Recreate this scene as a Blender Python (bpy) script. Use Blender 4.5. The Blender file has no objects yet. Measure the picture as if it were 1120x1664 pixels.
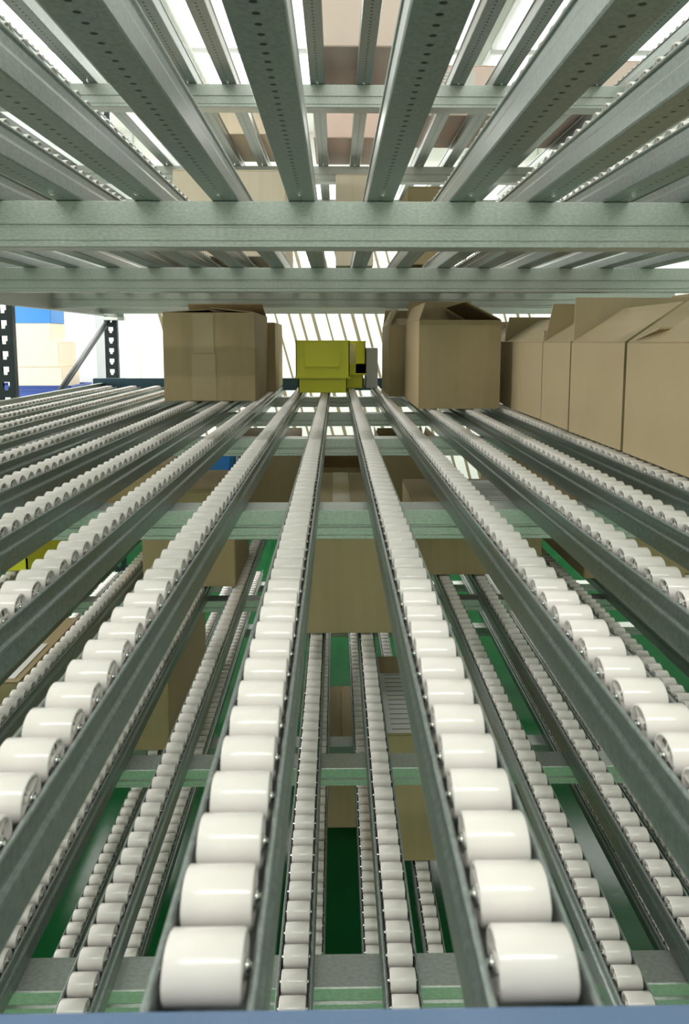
import bpy, bmesh, math, random
from mathutils import Vector, Matrix
random.seed(7)
D = bpy.data
SC = bpy.context.scene
C = SC.collection
CZ = 1.95                                   # camera height above the floor; h below means height relative to it

# ------------------------------------------------------------------ camera, world, lights, exposure
F = 1050.0
cam_d = D.cameras.new('camera')
cam = D.objects.new('camera', cam_d); C.objects.link(cam)
cam_d.sensor_fit = 'VERTICAL'; cam_d.sensor_height = 36.0
cam_d.lens = F / 1664 * 36.0
cam_d.shift_y = -(832 - 662) / 1664
cam.location = (0, 0, CZ)
cam.rotation_euler = (math.radians(90 - 5.8), 0, -math.atan(14 / F))
cam_d.clip_start = 0.02
cam_d.dof.use_dof = True; cam_d.dof.focus_distance = 1.6; cam_d.dof.aperture_fstop = 13
SC.camera = cam

vs = SC.view_settings
vs.view_transform = 'Standard'; vs.look = 'None'; vs.gamma = 1; vs.use_curve_mapping = False
vs.exposure = -1.42

w = D.worlds.new('world'); SC.world = w; w.use_nodes = True
w.node_tree.nodes['Background'].inputs[0].default_value = (0.95, 0.97, 1, 1)
w.node_tree.nodes['Background'].inputs[1].default_value = 0.6

def area(name, loc, sx, sy, power, col=(1, .985, .95), rot=(0, 0, 0)):
    l = D.lights.new(name, 'AREA'); l.shape = 'RECTANGLE'; l.size = sx; l.size_y = sy
    l.energy = power; l.color = col
    o = D.objects.new(name, l); C.objects.link(o); o.location = loc; o.rotation_euler = rot
    return o
area('aisle_lamp_light', (0, -1.2, 4.25), 5, .22, 330)
area('rear_lamp_light', (0, 7.3, 4.3), 9, .8, 900)
area('side_lamp_light', (-3.6, 2.4, 4.3), 1.2, 6, 60)
area('side_lamp_light', (3.6, 2.4, 4.3), 1.2, 6, 60)

# ------------------------------------------------------------------ materials
def mat(name, col, rough=.5, metal=0.0, noise=None, bump=None, emit=None, scale=(1, 1, 1)):
    m = D.materials.new(name); m.use_nodes = True
    nt = m.node_tree; b = nt.nodes['Principled BSDF']
    b.inputs['Base Color'].default_value = (*col, 1)
    b.inputs['Roughness'].default_value = rough
    b.inputs['Metallic'].default_value = metal
    if emit:
        b.inputs['Emission Color'].default_value = (*emit[0], 1); b.inputs['Emission Strength'].default_value = emit[1]
    if noise or bump:
        tc = nt.nodes.new('ShaderNodeTexCoord'); mp = nt.nodes.new('ShaderNodeMapping')
        mp.inputs['Scale'].default_value = scale
        nt.links.new(tc.outputs['Object'], mp.inputs[0])
    if noise:
        sc, amt, kind = noise
        if kind == 'voronoi':
            n = nt.nodes.new('ShaderNodeTexVoronoi'); n.inputs['Scale'].default_value = sc; out = n.outputs['Color']
        else:
            n = nt.nodes.new('ShaderNodeTexNoise'); n.inputs['Scale'].default_value = sc
            n.inputs['Detail'].default_value = 5; out = n.outputs[0]
        nt.links.new(mp.outputs[0], n.inputs['Vector'])
        bw = nt.nodes.new('ShaderNodeRGBToBW'); nt.links.new(out, bw.inputs[0])
        r = nt.nodes.new('ShaderNodeMapRange')
        r.inputs['From Min'].default_value = .25; r.inputs['From Max'].default_value = .75
        r.inputs['To Min'].default_value = 1 - amt; r.inputs['To Max'].default_value = 1 + amt
        nt.links.new(bw.outputs[0], r.inputs['Value'])
        mx = nt.nodes.new('ShaderNodeVectorMath'); mx.operation = 'SCALE'
        mx.inputs[0].default_value = col; nt.links.new(r.outputs[0], mx.inputs['Scale'])
        nt.links.new(mx.outputs[0], b.inputs['Base Color'])
        rr = nt.nodes.new('ShaderNodeMapRange')
        rr.inputs['To Min'].default_value = max(.05, rough - .08); rr.inputs['To Max'].default_value = rough + .08
        nt.links.new(bw.outputs[0], rr.inputs['Value']); nt.links.new(rr.outputs[0], b.inputs['Roughness'])
    if bump:
        n2 = nt.nodes.new('ShaderNodeTexNoise'); n2.inputs['Scale'].default_value = bump[0]; n2.inputs['Detail'].default_value = 4
        nt.links.new(mp.outputs[0], n2.inputs['Vector'])
        bp = nt.nodes.new('ShaderNodeBump'); bp.inputs['Strength'].default_value = bump[1]; bp.inputs['Distance'].default_value = .002
        nt.links.new(n2.outputs[0], bp.inputs['Height']); nt.links.new(bp.outputs[0], b.inputs['Normal'])
    return m

M = {}
M['galv'] = mat('galvanised_steel', (.28, .315, .30), .33, .6, (220, .22, 'noise'), (60, .06))
M['beam'] = mat('galvanised_beam_steel', (.44, .47, .44), .42, .55, (260, .18, 'noise'), (300, .15), scale=(.5, 1, 1))
M['roller'] = mat('white_plastic', (.70, .66, .63), .2, 0, (9, .04, 'noise'))
M['hub'] = mat('roller_inside_plastic', (.11, .12, .10), .55)
M['axle'] = mat('axle_steel', (.75, .75, .73), .22, 1)
M['card'] = mat('cardboard', (.37, .285, .155), .75, 0, (5, .07, 'noise'), (220, .08), scale=(6, 1, .4))
M['card_row'] = mat('light_brown_cardboard', (.40, .32, .185), .75, 0, (5, .07, 'noise'), (220, .08), scale=(6, 1, .4))
M['card_light'] = mat('pale_cardboard', (.82, .70, .56), .75, 0, (5, .06, 'noise'), scale=(6, 1, .4))
M['card_pink'] = mat('pinkish_cardboard', (.88, .70, .64), .75, 0, (4, .05, 'noise'))
M['tape'] = mat('packing_tape', (.41, .32, .185), .3)
M['paper'] = mat('label_paper', (.80, .78, .76), .6)
M['ink'] = mat('label_ink', (.2, .2, .2), .6)
M['yellow'] = mat('yellow_green_plastic', (.80, .80, .035), .38)
M['blue'] = mat('blue_plastic', (.03, .22, .62), .4)
M['navy'] = mat('dark_blue_plastic', (.02, .06, .30), .4)
M['greyp'] = mat('pale_grey_plastic', (.5, .52, .56), .5)
M['bluebeam'] = mat('blue_painted_steel', (.11, .17, .29), .3, .15, (4, .15, 'noise'))
M['darkbeam'] = mat('dark_blue_painted_steel', (.03, .07, .10), .4, .2)
M['post'] = mat('black_painted_steel', (.018, .028, .035), .38, .2)
M['floor'] = mat('green_floor_shaded', (.006, .060, .017), .22, 0, (3, .15, 'noise'), (14, .12))  # green floor, with the shade under the rack put into its dark colour
def matt_paint(m, share):
    # mostly matt paint with a thin even gloss
    nt = m.node_tree; b = nt.nodes['Principled BSDF']; out = nt.nodes['Material Output']
    df = nt.nodes.new('ShaderNodeBsdfDiffuse'); gl = nt.nodes.new('ShaderNodeBsdfGlossy'); mx = nt.nodes.new('ShaderNodeMixShader')
    nt.links.new(b.inputs['Base Color'].links[0].from_socket, df.inputs['Color'])
    bn = b.inputs['Normal'].links[0].from_socket
    nt.links.new(bn, df.inputs['Normal']); nt.links.new(bn, gl.inputs['Normal'])
    gl.inputs['Roughness'].default_value = .12; mx.inputs[0].default_value = share
    nt.links.new(df.outputs[0], mx.inputs[1]); nt.links.new(gl.outputs[0], mx.inputs[2]); nt.links.new(mx.outputs[0], out.inputs['Surface'])
    nt.nodes.remove(b)
matt_paint(M['floor'], .02)
M['bounce'] = mat('green_bounce_floor', (.10, .34, .13), .35, 0, (2, .1, 'noise'))  # lighter green added to the aisle to bounce green light onto the beams
M['wall'] = mat('white_wall', (.86, .87, .83), .8)
M['ceil'] = mat('ceiling_white', (.86, .87, .82), .8)
M['joint'] = mat('wall_panel_joint', (.55, .58, .52), .7)
M['lamp'] = mat('lamp_tube', (1, 1, 1), .5, emit=((1, 1, .95), 3.4))
M['lampbody'] = mat('lamp_housing', (.85, .85, .85), .4)
M['slat'] = mat('pale_brown_slat', (.30, .26, .16), .5)
M['pipe'] = mat('grey_pipe', (.45, .42, .42), .4, .4)

# slotted underside of the roller tracks: a row of dark punched holes down the middle of the steel
def perforated():
    m = M['galv'].copy(); m.name = 'perforated_galvanised_steel'
    nt = m.node_tree; b = nt.nodes['Principled BSDF']
    tc = nt.nodes.new('ShaderNodeTexCoord'); sp = nt.nodes.new('ShaderNodeSeparateXYZ')
    nt.links.new(tc.outputs['Object'], sp.inputs[0])
    def mth(op, a, v=None):
        n = nt.nodes.new('ShaderNodeMath'); n.operation = op
        if hasattr(a, 'node'): nt.links.new(a, n.inputs[0])
        else: n.inputs[0].default_value = a
        if v is not None:
            if hasattr(v, 'node'): nt.links.new(v, n.inputs[1])
            else: n.inputs[1].default_value = v
        return n.outputs[0]
    fy = mth('SUBTRACT', mth('FRACT', mth('MULTIPLY', sp.outputs[1], 1 / .0178)), .5)
    dy = mth('MULTIPLY', fy, .0178 / .0026)
    dx = mth('DIVIDE', sp.outputs[0], .0034)
    d = mth('ADD', mth('MULTIPLY', dx, dx), mth('MULTIPLY', dy, dy))
    hole = mth('LESS_THAN', d, 1.0)
    mix = nt.nodes.new('ShaderNodeMix'); mix.data_type = 'RGBA'
    src = b.inputs['Base Color'].links[0].from_socket
    nt.links.new(hole, mix.inputs[0]); nt.links.new(src, mix.inputs[6]); mix.inputs[7].default_value = (.008, .01, .01, 1)
    nt.links.new(mix.outputs[2], b.inputs['Base Color'])
    return m
M['perf'] = perforated()

# ------------------------------------------------------------------ helpers
def box(bm, x0, x1, y0, y1, z0, z1, mi=0, bev=0):
    r = bmesh.ops.create_cube(bm, size=1)
    vs_ = r['verts']
    for v in vs_:
        v.co = Vector((x0 + (v.co.x + .5) * (x1 - x0), y0 + (v.co.y + .5) * (y1 - y0), z0 + (v.co.z + .5) * (z1 - z0)))
    fs = {f for v in vs_ for f in v.link_faces}
    for f in fs: f.material_index = mi
    if bev:
        es = list({e for v in vs_ for e in v.link_edges})
        r2 = bmesh.ops.bevel(bm, geom=es, offset=bev, segments=2, affect='EDGES', clamp_overlap=True)
        for f in r2['faces']: f.material_index = mi
    return bm

def cyl(bm, r, p0, p1, n=12, mi=0, smooth=True):
    p0, p1 = Vector(p0), Vector(p1); d = p1 - p0
    q = d.to_track_quat('Z', 'Y').to_matrix().to_4x4()
    q.translation = (p0 + p1) / 2
    rr = bmesh.ops.create_cone(bm, cap_ends=True, segments=n, radius1=r, radius2=r, depth=d.length, matrix=q)
    for f in {f for v in rr['verts'] for f in v.link_faces}:
        f.material_index = mi; f.smooth = smooth and len(f.verts) == 4
    return bm

def mesh(name, bm, mats):
    me = D.meshes.new(name); bm.normal_update(); bm.to_mesh(me); bm.free()
    for m in (mats if isinstance(mats, (list, tuple)) else [mats]): me.materials.append(m)
    return me
def obj(name, me_or_bm, mats=None, parent=None, loc=(0, 0, 0)):
    me = me_or_bm if isinstance(me_or_bm, bpy.types.Mesh) else mesh(name, me_or_bm, mats)
    o = D.objects.new(name, me); C.objects.link(o); o.location = loc
    if parent: o.parent = parent
    return o
def tag(o, label, cat, group=None):
    o['label'] = label; o['category'] = cat
    if group: o['group'] = group
    return o
def thing(name, label, cat, loc, group=None, rz=0):
    o = D.objects.new(name, None); C.objects.link(o); o.location = loc; o.rotation_euler = (0, 0, rz)
    o.empty_display_size = .05
    return tag(o, label, cat, group)
def struct(name, bm, m):
    o = obj(name, bm, m); o['kind'] = 'structure'; return o
NB = bmesh.new

# ------------------------------------------------------------------ the hall
XL, XR, YF, YB, ZC = -6.0, 6.0, -4.0, 8.6, 4.6
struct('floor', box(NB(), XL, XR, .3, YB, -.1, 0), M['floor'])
struct('floor_bounce_strip', box(NB(), XL, XR, YF, .3, -.1, 0), M['bounce'])  # added reflector strip of floor, out of view in front of the rack
struct('ceiling', box(NB(), XL, XR, YF, YB, ZC, ZC + .1), M['ceil'])
def wall(name, x0, x1, y0, y1, joints):
    bm = NB(); box(bm, x0, x1, y0, y1, 0, ZC)
    for j in joints: box(bm, *j, 1)
    struct(name, bm, [M['wall'], M['joint']])
wall('wall_back', XL, XR, YB, YB + .1, [(x, x + .02, YB - .006, YB + .01, 0, ZC) for x in (-5, -3.8, -2.6, 2.6, 3.8, 5)] + [(XL, XR, YB - .006, YB + .01, 3.0, 3.02)])
wall('wall_left', XL - .1, XL, YF, YB, [(XL - .01, XL + .006, y, y + .02, 0, ZC) for y in (1, 2.2, 3.4, 4.6, 5.8, 7)] + [(XL - .01, XL + .006, YF, YB, 3.2, 3.22)])
wall('wall_right', XR, XR + .1, YF, YB, [])
wall('wall_front', XL, XR, YF - .1, YF, [])

# unseen glowing panel added on the left wall to brighten the box flaps
bm = NB()
for a, b, c, d in ((.9, 5.1, 1.0, 1.06), (.9, 5.1, 3.14, 3.2), (.9, .96, 1.0, 3.2), (5.04, 5.1, 1.0, 3.2), (2.95, 3.05, 1.0, 3.2)):
    box(bm, XL, XL + .06, a, b, c, d)
box(bm, XL + .012, XL + .02, .95, 5.05, 1.05, 3.15, 1)
struct('fill_panel', bm, [M['lampbody'], mat('fill_pane', (1, 1, 1), .4, emit=((.95, 1, 1), 5))])
area('fill_panel_light', (XL + .12, 3.0, 2.1), 4.0, 2.0, 850, col=(1, .97, .93), rot=(math.radians(90), 0, math.radians(-90)))  # added fill light from the left, goes with the glowing panel

# ceiling lamps
def ceiling_lamp(x, y, label, L=2.6):
    t = thing('ceiling_lamp', label, 'lamp', (x, y, ZC - .1), 'long ceiling lamps above the rack')
    bm = NB(); box(bm, -L / 2, L / 2, -.66, .66, .05, .0995, 0, .006); obj('housing', bm, M['lampbody'], t)
    bm = NB(); box(bm, -L / 2 + .04, L / 2 - .04, -.62, .62, .035, .05); obj('diffuser', bm, M['lamp'], t)
for y, nm in ((2.6, 'just above the rack'), (4.0, 'over the far half of the rack'), (5.4, 'behind the rack'), (6.8, 'nearest the rear wall')):
    for x, sd in ((-2.7, 'left'), (0, 'middle'), (2.7, 'right')):
        ceiling_lamp(x, y, 'wide ceiling lamp panel %s, %s one of its row' % (nm, sd))

# ------------------------------------------------------------------ roller track kit
PITCH = .0356; RR = .0137; RW = .0172
def roller_mesh(axle):
    bm = NB(); n = 28
    prof = [(RW - .0045, .0040), (RW - .0045, RR - .0024), (RW - .0004, RR - .0020), (RW, RR - .0012), (RW - .0010, RR)]
    prof = prof + [(-a, r) for a, r in reversed(prof)]
    rings = []
    for a, r in prof:
        rings.append([bm.verts.new((a, r * math.cos(2 * math.pi * k / n), r * math.sin(2 * math.pi * k / n))) for k in range(n)])
    for i in range(len(rings) - 1):
        for k in range(n):
            f = bm.faces.new((rings[i][k], rings[i][(k + 1) % n], rings[i + 1][(k + 1) % n], rings[i + 1][k]))
            f.smooth = True
            f.material_index = 1 if i in (0, 8) else 0
    for k in range(0, n, 7):                                   # ribs and hub inside each end
        a = 2 * math.pi * k / n
        for s in (-1, 1):
            m = Matrix.Rotation(a, 4, 'X')
            r0 = bmesh.ops.create_cube(bm, size=1)
            for v in r0['verts']:
                v.co = m @ Vector((s * (RW - .0028) + v.co.x * .0036, v.co.y * .0014, .0075 + v.co.z * .0085))
    for s in (-1, 1):
        cyl(bm, .0042, (s * (RW - .006), 0, 0), (s * (RW - .0005), 0, 0), 12)
    if axle: cyl(bm, .0021, (-.0202, 0, 0), (.0202, 0, 0), 8, 2)
    bmesh.ops.recalc_face_normals(bm, faces=bm.faces)
    return mesh('roller', bm, [M['roller'], M['hub'], M['axle']])
ROLL_AX = roller_mesh(True); ROLL = roller_mesh(False)
def axle_mesh():
    bm = NB(); cyl(bm, .0017, (-.0202, 0, 0), (.0202, 0, 0), 10)
    for s in (-1, 1): cyl(bm, .0030, (s * .0168, 0, 0), (s * .0186, 0, 0), 10)
    return mesh('axle', bm, M['axle'])
AXLE = axle_mesh()
def bulk_rollers(n):
    bm = NB()
    for i in range(n):
        cyl(bm, RR, (-RW, i * PITCH, 0), (RW, i * PITCH, 0), 20)
    return mesh('rollers', bm, M['roller'])
RAILS = {}
def rail_mesh(L):
    if L in RAILS: return RAILS[L]
    bm = NB()
    half = [(.0195, -.0004), (.0200, .0010), (.0211, .0018), (.0224, .0016), (.0233, .0006), (.0235, -.0010), (.0227, -.0034),
            (.0207, -.0052), (.0205, -.0160), (.0212, -.0182), (.0238, -.0212), (.0245, -.0235), (.0245, -.0420), (.0232, -.0448)]
    inner = [(.0222, -.0434), (.0232, -.0415), (.0232, -.0240), (.0226, -.0220), (.0200, -.0190), (.0193, -.0165)]
    pr = half + [(-x, z) for x, z in half[::-1]] + [(-x, z) for x, z in inner[::-1]] + [(x, z) for x, z in inner]
    pr = [(x * 1.02, z if z > -.03 else z - .0035) for x, z in pr]
    n = len(pr); rows = []
    for y in (0, L): rows.append([bm.verts.new((x, y, z)) for x, z in pr])
    nb = len(half) - 1
    for k in range(n):
        f = bm.faces.new((rows[0][k], rows[0][(k + 1) % n], rows[1][(k + 1) % n], rows[1][k]))
        f.material_index = 1 if k == nb else 0
        q = min(k, 2 * nb + 1 - k) if k <= 2 * nb + 1 else 99; f.smooth = 0 <= q < 7
    bmesh.ops.recalc_face_normals(bm, faces=bm.faces)
    me = mesh('rail', bm, [M['galv'], M['perf']])
    RAILS[L] = me
    return me
def bolt_mesh():
    bm = NB(); cyl(bm, .0052, (0, 0, 0), (0, 0, -.0035), 6, smooth=False); cyl(bm, .0026, (0, 0, -.003), (0, 0, -.0062), 8)
    return mesh('bolt', bm, M['axle'])
BOLT = bolt_mesh()

def track(x, htop, y0, y1, label, group, near_axles=0.0, bolts=(), maxr=100):
    L = round(y1 - y0, 3)
    t = thing('roller_track', label, 'roller track', (x, y0, CZ + htop), group)
    obj('rail', rail_mesh(L), parent=t)
    n = int((L - .04) / PITCH)
    m = min(n, maxr)
    for i in range(m):
        y = .0345 + i * PITCH
        sub = y0 + y < near_axles
        r = D.objects.new('roller', ROLL if sub else ROLL_AX); C.objects.link(r); r.parent = t
        r.location = (random.uniform(-.0004, .0004), y, -.0004 + random.uniform(-.0002, .0002)); r.rotation_euler = (random.uniform(0, 6.28), 0, 0)
        if sub:
            a = D.objects.new('axle', AXLE); C.objects.link(a); a.parent = r
    if n > m:
        o = obj('rollers', bulk_rollers(n - m), parent=t, loc=(0, .0345 + m * PITCH, -.0004)); o['kind'] = 'stuff'
    for b in bolts:
        obj('bolt', BOLT, parent=t, loc=(0, b - y0, -.0483))
    return t

ORD = ['first', 'second', 'third', 'fourth', 'fifth', 'sixth', 'seventh', 'eighth', 'ninth', 'tenth', 'eleventh']
def lane_labels(xs, what, wherefrom):
    xs = sorted(xs); L = [x for x in xs if x < .01][::-1]; R = [x for x in xs if x >= .01]
    out = []
    for i, x in enumerate(L): out.append((x, '%s, %s one left of %s' % (what, ORD[i], wherefrom)))
    for i, x in enumerate(R): out.append((x, '%s, %s one right of %s' % (what, ORD[i], wherefrom)))
    return out

# the level the camera looks along
XA = [-.0572 - .1438 * k for k in range(10)] + [.0866, .235, .379, .521, .665, .81, .95]
for x, lb in lane_labels(XA, 'roller track on the middle level', 'the yellow bin gap'):
    track(x, -.2735, .225, 3.93, lb, 'roller tracks of the middle level', near_axles=1.1)
# overhead level
XU = [-.0628, -.2035, -.346, -.4905, -.634, -.777, -.92, -1.064, -1.21, -1.35, .0827, .236, .381, .521, .665, .81, .955, 1.10]
for x, lb in lane_labels(XU, 'overhead roller track seen from below', 'the middle'):
    track(x, .3065, .30, 4.0, lb, 'roller tracks of the overhead level', bolts=(1.155,))
# top level
XT = [-1.43, -1.29, -.96, -.82, -.49, -.357, -.06, .095, .41, .555, .875, 1.02, 1.34]
for x, lb in lane_labels(XT, 'roller track high on the topmost level', 'the middle'):
    track(x, .9085, 1.1, 4.1, lb, 'roller tracks of the topmost level', bolts=(2.25, 3.26))
# level below
XB = [-1.33, -1.19, -.905, -.767, -.472, -.337, -.0565, .088, .390, .519, .83, .97, 1.27]
for x, lb in lane_labels(XB, 'roller track on the level below', 'the middle'):
    track(x, -.8505, .32, 3.93, lb, 'roller tracks of the level below', near_axles=.95)
# lowest level
XW = [-1.36, -.637, -.482, -.052, .085, .232, .66, .797, .94, -1.22]
for x, lb in lane_labels(XW, 'roller track on the lowest level', 'the middle'):
    track(x, -1.4235, .95, 3.93, lb, 'roller tracks of the lowest level')

# ------------------------------------------------------------------ cross beams
def beam(yf, htop, H, Dp, label, group, m='beam', name='cross_beam', x0=-1.47, x1=1.75):
    bm = NB()
    g = H * .52
    # C section, open to the rear: stepped front face with a groove, top and bottom flanges with return lips
    out = [(Dp, 0), (.0015, 0), (0, -.0015), (0, -g + .002), (.0035, -g), (.0035, -g - .003), (0, -g - .005), (0, -H * .84), (.0012, -H * .86), (0, -H * .88),
           (0, -H + .0015), (.0015, -H), (Dp, -H), (Dp, -H + .012)]
    inn = [(Dp - .002, -H + .012), (Dp - .002, -H + .002), (.0055, -H + .002), (.0055, -g - .002), (.0055, -.002), (Dp - .002, -.002), (Dp - .002, -.012), (Dp, -.012)]
    pr = out + inn
    rows = [[bm.verts.new((x, y, z)) for y, z in pr] for x in (x0, x1)]
    n = len(pr)
    for k in range(n): bm.faces.new((rows[0][k], rows[0][(k + 1) % n], rows[1][(k + 1) % n], rows[1][k]))
    for r in rows:
        try: bm.faces.new(r)
        except Exception: pass
    bmesh.ops.recalc_face_normals(bm, faces=bm.faces)
    o = obj(name, bm, M[m]); o.location = (0, yf, CZ + htop)
    tag(o, label, 'beam', group)
W4 = ['nearest', 'second nearest', 'third nearest', 'farthest', 'last']
for i, y in enumerate((1.216, 2.134, 2.896, 3.76)):
    beam(y, -.322, .058, .062, 'galvanised cross beam under the middle level tracks, %s to the viewer' % W4[i], 'cross beams of the middle level')
for i, y in enumerate((1.225, 2.30, 3.35, 4.05)):
    beam(y, .258, .084, .05, 'galvanised cross beam under the overhead tracks, %s to the viewer' % W4[i], 'cross beams of the overhead level')
for i, y in enumerate((2.268, 3.285, 4.03)):
    beam(y, .860, .075, .055, 'galvanised cross beam high under the topmost tracks, %s to the viewer' % ['nearest', 'middle', 'farthest'][i], 'cross beams of the topmost level')
for i, y in enumerate((.817, 1.284, 2.176, 3.05, 3.8)):
    beam(y, -.899, .04, .05, 'green tinged cross beam under the lower level tracks, %s to the viewer' % ['nearest', 'second nearest', 'middle', 'fourth', 'farthest'][i], 'cross beams of the lower level')
for i, y in enumerate((1.15, 2.225, 3.2, 3.8)):
    beam(y, -1.472, .045, .06, 'dark cross beam under the lowest tracks, %s to the viewer' % W4[i], 'cross beams of the lowest level')

def plain_beam(label, x0, x1, y0, y1, h0, h1, m, name='rack_beam'):
    bm = NB(); box(bm, x0, x1, y0, y1, CZ + h0, CZ + h1, 0, .004)
    return tag(obj(name, bm, m), label, 'beam')
plain_beam('blurred blue painted beam along the bottom edge of the photo', -1.2, 1.2, .175, .2225, -.36, -.2500, M['bluebeam'], 'front_beam')
plain_beam('dark blue painted beam closing the far end of the middle level', -1.5, 1.75, 4.0, 4.05, -.30, -.225, M['darkbeam'], 'rear_beam')

# side channels along the left edge
def side_channel(h0, h1, y1, label):
    t = thing('side_channel', label, 'rack edge rail', (-1.44, .3, CZ + h0))
    H = h1 - h0
    bm = NB()
    box(bm, -.012, -.009, 0, y1, 0, H); box(bm, -.012, .022, 0, y1, 0, .002); box(bm, -.012, .010, 0, y1, H - .003, H)
    obj('channel', bm, M['beam'], t)
    bm = NB(); box(bm, -.012, .03, y1, y1 + .012, -.02, H + .012, 0, .002)
    obj('end_cap', bm, M['beam'], t)
side_channel(-.322, -.252, 4.05, 'galvanised edge rail left of the middle level rollers')
side_channel(.16, .258, 4.05, 'galvanised edge rail left of the overhead level')

# ------------------------------------------------------------------ rack posts
def upright(x0, y0, label, Wd=.085, Dp=.03):
    t = thing('rack_post', label, 'post', (x0, y0, 0), 'black slotted rack posts')
    bm = NB(); pit = .071; H = 3.9
    xs = [0, .026, .034, .051, .059, Wd]
    def quad(a, b, z0, z1):
        vv = [bm.verts.new(p) for p in ((a, 0, z0), (b, 0, z0), (b, 0, z1), (a, 0, z1))]
        bm.faces.new(vv)
    z = 0
    while z < H - pit:
        quad(0, Wd, z, z + .022)
        quad(0, xs[2], z + .022, z + .036); quad(xs[3], Wd, z + .022, z + .036)
        quad(0, xs[1], z + .036, z + .060); quad(xs[4], Wd, z + .036, z + .060)
        quad(0, Wd, z + .060, z + pit)
        z += pit
    for x in (0, Wd):
        bm.faces.new([bm.verts.new(p) for p in ((x, 0, 0), (x, Dp, 0), (x, Dp, z), (x, 0, z))])
    for a, b in ((0, .018), (Wd - .018, Wd)):
        bm.faces.new([bm.verts.new(p) for p in ((a, Dp, 0), (b, Dp, 0), (b, Dp, z), (a, Dp, z))])
    bmesh.ops.remove_doubles(bm, verts=bm.verts, dist=1e-5)
    o = obj('post', bm, M['post'], t); md = o.modifiers.new('sheet', 'SOLIDIFY'); md.thickness = .002; md.offset = 0
    bm = NB(); box(bm, -.03, Wd + .03, -.03, Dp + .03, 0, .006, 0, .001); obj('foot_plate', bm, M['post'], t)
    return t
upright(-1.575, 3.02, 'black slotted steel rack post at the left edge of the photo')
upright(-1.565, 4.42, 'black slotted steel rack post at the far left corner of the rollers')
def rod(name, p0, p1, r, m, label, cat='brace'):
    bm = NB(); cyl(bm, r, p0, p1, 8)
    return tag(obj(name, bm, m), label, cat)
rod('diagonal_brace', (-1.53, 3.12, CZ - .52), (-1.53, 4.41, CZ + .15), .017, M['post'], 'black diagonal brace between the two slotted posts')
bm = NB(); box(bm, -1.56, -1.41, 4.36, 4.415, CZ + .143, CZ + .166, 0, .002)
tag(obj('mounting_bracket', bm, M['lampbody']), 'small white bracket at the top of the far left post', 'bracket')

# ------------------------------------------------------------------ cartons
def carton(label, x0, x1, y0, y1, h0, h1, m='card', flaps=(), tape=None, paper=None, group=None, rz=0, name='cardboard_box'):
    W, L, H = x1 - x0, y1 - y0, h1 - h0
    t = thing(name, label, 'box', ((x0 + x1) / 2, (y0 + y1) / 2, CZ + h0), group, rz)
    hx, hy = W / 2, L / 2; th = .004
    bm = NB()
    if flaps:
        box(bm, -hx, hx, -hy, hy, 0, th)
        box(bm, -hx, hx, -hy, -hy + th, th, H); box(bm, -hx, hx, hy - th, hy, th, H)
        box(bm, -hx, -hx + th, -hy + th, hy - th, th, H); box(bm, hx - th, hx, -hy + th, hy - th, th, H)
        obj('body', bm, M[m], t)
        for side, ang, ln in flaps:
            bm = NB(); a = math.radians(ang)
            w_ = (W if side in 'fb' else L) - .006
            g = .012
            pts = [(-w_ / 2, 0), (w_ / 2, 0), (w_ / 2 - g, ln), (-w_ / 2 + g, ln)]
            out = {'f': Vector((0, -1, 0)), 'b': Vector((0, 1, 0)), 'l': Vector((-1, 0, 0)), 'r': Vector((1, 0, 0))}[side]
            al = Vector((1, 0, 0)) if side in 'fb' else Vector((0, 1, 0))
            dr = Vector((0, 0, 1)) * math.cos(a) + out * math.sin(a)
            nr = al.cross(dr) * (th / 2)
            base = out * ((hy if side in 'fb' else hx) - th / 2) + Vector((0, 0, H + .001))
            f_ = [bm.verts.new(base + al * u + dr * v + nr) for u, v in pts]
            b_ = [bm.verts.new(base + al * u + dr * v - nr) for u, v in pts]
            bm.faces.new(f_); bm.faces.new(b_[::-1])
            for k in range(4): bm.faces.new((f_[k], b_[k], b_[(k + 1) % 4], f_[(k + 1) % 4]))
            bmesh.ops.recalc_face_normals(bm, faces=bm.faces)
            obj('flap', bm, M[m], t)
    else:
        box(bm, -hx, hx, -hy, hy, 0, H - .004, 0, .0025)
        obj('body', bm, M[m], t)
        for s in (-1, 1):
            bm = NB(); box(bm, min(0, s * hx) + .001, max(0, s * hx) - .001, -hy, hy, H - .004, H, 0, .001)
            obj('top_flap', bm, M[m], t)
    if tape == 'front':       # tape folded over the front edge
        bm = NB(); u = -hx * .12
        box(bm, u - .045, u + .045, -hy - .0012, -hy, H * .55, H - .006); obj('tape', bm, M['tape'], t)
        bm = NB(); box(bm, u - .052, u + .052, -hy - .0008, -hy, .004, H * .53); obj('tape', bm, M['tape'], t)
    if tape == 'top':
        bm = NB(); box(bm, -.025, .025, -hy, hy, H, H + .0008); obj('tape', bm, M['tape'], t)
    if paper:
        # (face, u0, u1, v0, v1, printed lines)
        face, u0, u1, v0, v1, k = paper
        bm = NB()
        def slab(a, b, c, d, off0, off1, mi):
            if face == 'top': box(bm, a, b, c, d, H + off0, H + off1, mi)
            elif face == 'front': box(bm, a, b, -hy - off1, -hy - off0, c, d, mi)
            elif face == 'bottom': box(bm, a, b, c, d, -off1, -off0, mi)
        slab(u0, u1, v0, v1, .0005, .0015, 0)
        for i in range(k):
            v = v0 + (v1 - v0) * (i + .6) / k
            q = random.uniform(.45, .92)
            slab(u0 + (u1 - u0) * .08, u0 + (u1 - u0) * q, v, v + (v1 - v0) * .14 / k, .0015, .0018, 1)
        obj('label_sheet', bm, [M['paper'], M['ink']], t)
    return t

TA, TB, TW, TU, TT = -.2585, -.8355, -1.4085, .3215, .9235         # tops of the rollers of every level
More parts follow.
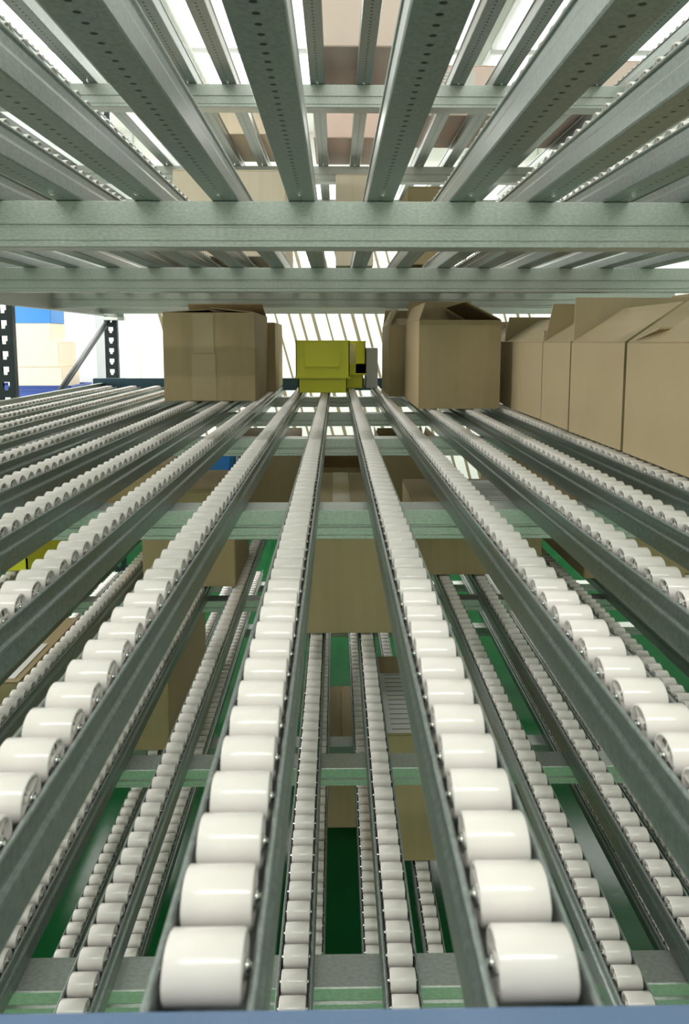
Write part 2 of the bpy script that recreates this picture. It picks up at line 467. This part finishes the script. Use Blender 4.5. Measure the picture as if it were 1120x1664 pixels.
# middle level
carton('large closed cardboard box with a taped front, left of the yellow bin', -.752, -.354, 2.835, 3.37, TA, .126, tape='front', flaps=(('l', -86, .19), ('r', -84, .19), ('b', -60, .12)))
carton('cardboard box hiding behind the large taped box', -.70, -.318, 3.40, 3.86, TA, .10)
carton('open cardboard box with raised flaps, right of the yellow bin', .319, .634, 2.485, 2.98, TA, .083, flaps=(('b', 4, .10), ('r', -62, .15), ('l', -20, .07)))
carton('cardboard box tucked behind the open box with raised flaps', .25, .56, 3.03, 3.5, TA, .075, flaps=(('b', 0, .09), ('l', -25, .09), ('f', -70, .1)))
RG = 'cardboard boxes queued along the right track'
for (y0, y1, x0, h1, fl, lb), rz_ in zip((
        (2.68, 3.15, .70, -.003, (('l', -60, .14), ('b', 10, .1), ('r', 10, .14), ('f', -25, .09)), 'open cardboard box at the far end of the right hand row'),
        (2.132, 2.62, .682, -.003, (('l', -57, .155), ('f', -40, .05), ('b', -5, .10)), 'open cardboard box in the right row, fourth counted from the nearest'),
        (1.864, 2.125, .680, -.003, (('l', -55, .155), ('b', -20, .13), ('r', 5, .15)), 'narrow open cardboard box in the right row, third counted from the nearest'),
        (1.511, 1.857, .677, -.003, (('l', -56, .17), ('b', 10, .13), ('r', 0, .13)), 'open cardboard box in the right row, second counted from the nearest'),
        (1.13, 1.500, .675, -.003, (('l', -54, .21), ('b', -75, .12)), 'nearest cardboard box of the right hand row, cut by the photo edge')), (0, .3, -.4, .3, -.5)):
    carton(lb, x0, x0 + .40, y0 + .004, y1 - .004, TA, h1, 'card_row', flaps=fl, group=RG, rz=math.radians(rz_))

# level below
carton('cardboard box below the central gap, under the nearest green beam', -.135, .165, 1.785, 2.2, TB, -.45, tape='top')
carton('cardboard box with printed white sheet on top, right on the level below', .285, .74, 2.25, 2.72, TB, -.585, paper=('top', -.05, .20, -.2, .2, 14))
carton('cardboard box deep under the right tracks with dark left side', .878, 1.24, 2.206, 2.68, TB, -.56)
carton('low cardboard box with printed sheet at the right edge below', 1.26, 1.60, 2.25, 2.6, TB, -.72, paper=('top', -.14, .12, -.15, .12, 5))
carton('tall cardboard box under the second track from the left centre', -.66, -.345, 2.147, 2.5, TB, -.50)
carton('cardboard box standing far back, left of the dark open box', -.49, -.19, 3.2, 3.6, TB, -.48)
carton('dark open cardboard box far back below the yellow bin', -.10, .19, 3.45, 3.85, TB, -.68, flaps=(('b', 0, .12), ('l', -10, .08), ('r', -10, .08)))
carton('open cardboard box far back, beside the printed sheet box', .22, .50, 3.2, 3.65, TB, -.55, flaps=(('b', 0, .06), ('l', 5, .07), ('r', 10, .07)))
carton('cardboard box below the left tracks beside the yellow crate', -1.03, -.72, 2.7, 3.2, TB, -.52)
carton('cardboard box far right on the level below, under the row of boxes', .80, 1.15, 3.1, 3.5, TB, -.50)
# lowest level
carton('tall cardboard box on the lowest level, between the left tracks', -.87, -.577, 2.115, 2.75, TW, -.97)
carton('cardboard box with white printed sheet on top on the lowest level', .13, .44, 1.624, 2.05, TW, -1.04, paper=('top', -.15, .03, -.21, .10, 13))
carton('cardboard box with white sheet, lowest level at the left edge', -1.42, -1.05, 2.05, 2.55, TW, -1.12, paper=('top', -.10, .16, -.23, .02, 0))
carton('dark cardboard box on the floor under the central gap', -.14, .18, 2.42, 2.8, -CZ, -1.56)
# overhead level and topmost level
carton('pale cardboard box on the overhead level, left of the middle', -.61, -.19, 2.5, 2.95, TU, .64, 'card_light')
carton('brown cardboard box on the overhead level, right of the middle', .30, .47, 2.75, 3.2, TU, .64)
carton('pale cardboard box on the overhead level, just right of the middle', .0, .16, 2.8, 3.2, TU, .70, 'card_light')
carton('pink tinged cardboard box on the topmost level above the middle', -.045, .235, 2.134, 2.62, TT, 1.42, 'card_pink')
carton('pink tinged cardboard box on the topmost level, behind the first one', -.10, .26, 3.05, 3.5, TT, 1.13, 'card_pink')
carton('pale open cardboard box on the topmost level, left', -.56, -.25, 3.0, 3.45, TT, 1.10, 'card_light', flaps=(('f', 150, .05), ('b', 10, .1)))
carton('pink tinged cardboard box on the topmost level at the far left', -1.46, -1.22, 2.5, 3.2, TT, 1.15, 'card_pink')
carton('pale cardboard box with printed sheet on the topmost level, right', .36, .70, 2.75, 3.2, TT, 1.12, 'card_pink', paper=('front', -.11, .04, .02, .17, 12))
carton('pale cardboard box on the topmost level at the far right', .86, 1.3, 2.7, 3.2, TT, 1.12, 'card_pink')

# ------------------------------------------------------------------ plastic bins
def bin_(label, x0, x1, y0, y1, h0, h1, m, openfront):
    W, L, H = x1 - x0, y1 - y0, h1 - h0
    t = thing('storage_bin', label, 'bin', ((x0 + x1) / 2, (y0 + y1) / 2, CZ + h0))
    hx, hy = W / 2, L / 2; i = .012; s = H * .30; th = .005
    bm = NB()
    # lower tub, slightly inset
    box(bm, -hx + i, hx - i, -hy + i, hy - i, 0, .006, 0, .002)
    for a in (-1, 1):
        box(bm, min(a * (hx - i), a * (hx - i - th)), max(a * (hx - i), a * (hx - i - th)), -hy + i, hy - i, .004, s + .01)
        box(bm, min(a * hx, a * (hx - th)), max(a * hx, a * (hx - th)), -hy, hy, s, H - .002)
        box(bm, min(a * hx, a * (hx - i - th)), max(a * hx, a * (hx - i - th)), -hy, hy, s, s + .004)
        box(bm, -hx + i, hx - i, min(a * (hy - i), a * (hy - i - th)), max(a * (hy - i), a * (hy - i - th)), .004, s + .01)
        box(bm, -hx, hx, min(a * hy, a * (hy - i - th)), max(a * hy, a * (hy - i - th)), s, s + .004)
    box(bm, -hx, hx, hy - th, hy, s, H - .002)
    if openfront:
        for a in (-1, 1): box(bm, min(a * hx, a * hx * .62), max(a * hx, a * hx * .62), -hy, -hy + th, s, H - .002)
        box(bm, -hx, hx, -hy, -hy + th, s, s + H * .22)
    else:
        box(bm, -hx, hx, -hy, -hy + th, s, H - .002)
    obj('tub', bm, M[m], t)
    bm = NB()                                     # rolled rim
    for a in (-1, 1): box(bm, a * hx - .004, a * hx + .004, -hy - .004, hy + .004, H - .006, H, 0, .001)
    box(bm, -hx, hx, hy - .004, hy + .004, H - .006, H, 0, .001)
    if not openfront: box(bm, -hx, hx, -hy - .004, -hy + .004, H - .006, H, 0, .001)
    obj('rim', bm, M[m], t)
    bm = NB()                                     # raised frame on the front wall
    z0 = s + H * .19
    box(bm, -hx * .62, hx * .62, -hy - .010, -hy, z0, z0 + .008, 0, .001)
    if not openfront:
        for a in (-1, 1):
            r0 = bmesh.ops.create_cube(bm, size=1)
            for v in r0['verts']:
                zz = z0 + (v.co.z + .5) * (H - .008 - z0)
                v.co = Vector((a * hx * (.62 + .10 * (v.co.z + .5)) + v.co.x * .009, -hy - .005 + v.co.y * .010, zz))
    box(bm, -hx - .003, hx + .003, -hy - .012, -hy, s - .005, s + .005, 0, .001)
    obj('front_frame', bm, M[m], t)
    return t
bin_('yellow green plastic bin in the middle of the tracks', -.203, .069, 3.27, 3.58, TA, .007, 'yellow', False)
bin_('second yellow green bin, with open front, half hidden behind the first', -.12, .165, 3.60, 3.86, TA, .005, 'yellow', True)
carton('small pale grey box peeking out right of the yellow bins', .17, .235, 3.62, 3.86, TA, -.035, 'greyp')
carton('pale cardboard box standing inside the open yellow green bin', .0, .145, 3.625, 3.82, TA + .008, -.012, 'card_light')
bin_('yellow plastic crate under the left tracks on the level below', -1.47, -1.12, 2.3, 3.0, TB, -.63, 'yellow', False)
bin_('dark blue crate under the left tracks, lowest level', -1.75, -1.48, 1.9, 2.3, TW, -1.18, 'navy', False)
bin_('blue crate on the level below, far back left', -.78, -.55, 3.5, 3.85, TB, -.62, 'blue', False)

# ------------------------------------------------------------------ shelf with goods at the far left
def shelf_unit():
    t = thing('storage_shelf', 'pale shelf behind the posts carrying boxes and a blue tray', 'shelf', (-3.2, 5.9, 0))
    for z in (.6, CZ - .47):
        bm = NB(); box(bm, -1.0, 1.15, -.45, .45, z - .03, z, 0, .003); obj('shelf_board', bm, M['lampbody'], t)
    for x in (-1.0, 1.1):
        for y in (-.45, .41):
            bm = NB(); box(bm, x, x + .04, y, y + .04, 0, CZ - .50); obj('post', bm, M['greyp'], t)
shelf_unit()
SB = -.47
def tray(label, x0, x1, y0, y1, h0, h1, m):
    t = thing('plastic_tray', label, 'tray', ((x0 + x1) / 2, (y0 + y1) / 2, CZ + h0))
    hx, hy, H = (x1 - x0) / 2, (y1 - y0) / 2, h1 - h0
    bm = NB(); box(bm, -hx, hx, -hy, hy, 0, .006)
    for a in (-1, 1):
        box(bm, min(a * hx, a * (hx - .006)), max(a * hx, a * (hx - .006)), -hy, hy, .006, H)
        box(bm, -hx, hx, min(a * hy, a * (hy - .006)), max(a * hy, a * (hy - .006)), .006, H)
    obj('tub', bm, M[m], t)
    bm = NB()
    for z in (H - .012, H * .55):
        for a in (-1, 1):
            box(bm, a * hx - .01, a * hx + .01, -hy - .01, hy + .01, z, z + .012); box(bm, -hx, hx, a * hy - .01, a * hy + .01, z, z + .012)
    obj('rim', bm, M[m], t)
tray('blue plastic tray under the pale boxes at the left', -3.0, -2.25, 5.5, 5.95, SB, -.37, 'navy')
carton('pale cardboard box, lowest of the stack behind the posts', -2.80, -2.34, 5.55, 5.93, -.455, -.215, 'card_light', group='pale boxes stacked at the left')
carton('pale cardboard box, middle of the stack behind the posts', -2.80, -2.36, 5.55, 5.92, -.213, .0, 'card_light', group='pale boxes stacked at the left')
carton('pale cardboard box, topmost of the stack behind the posts', -2.83, -2.42, 5.55, 5.85, .002, .155, 'card_light', group='pale boxes stacked at the left')
carton('bright blue plastic box on the pale stack behind the posts', -2.75, -2.42, 5.56, 5.84, .157, .40, 'blue')
carton('pale grey panel box standing right of the stacked boxes', -2.75, -2.42, 6.6, 6.9, -1.95, .32, 'greyp', name='storage_cabinet')

# ------------------------------------------------------------------ leaning slatted screen behind the rack
t = thing('slatted_screen', 'white screen of thin leaning slats behind the yellow bin', 'screen', (.6, 6.4, 0))
for i in range(30):
    x = -2.1 + i * .125 + random.uniform(-.012, .012)
    bm = NB(); wd = random.choice((.020, .026, .034))
    r0 = bmesh.ops.create_cube(bm, size=1)
    for v in r0['verts']:
        z = (v.co.z + .5) * 2.9
        v.co = Vector((x + v.co.x * wd - (z - 1.4) * .27, v.co.y * .02, z))
    obj('slat', bm, M['slat'], t)
bm = NB(); box(bm, -2.6, 1.9, -.02, .02, 1.36, 1.40); obj('cross_rail', bm, M['lampbody'], t)
# pipes near the ceiling at the left
for i, x in enumerate((-2.05, -1.93)):
    rod('wall_pipe', (x, 7.9, 0), (x, 7.9, ZC - .01), .022, M['pipe'], 'thin grey vertical pipe at the rear wall, %s of the pair' % ('left' if i == 0 else 'right'), 'pipe')
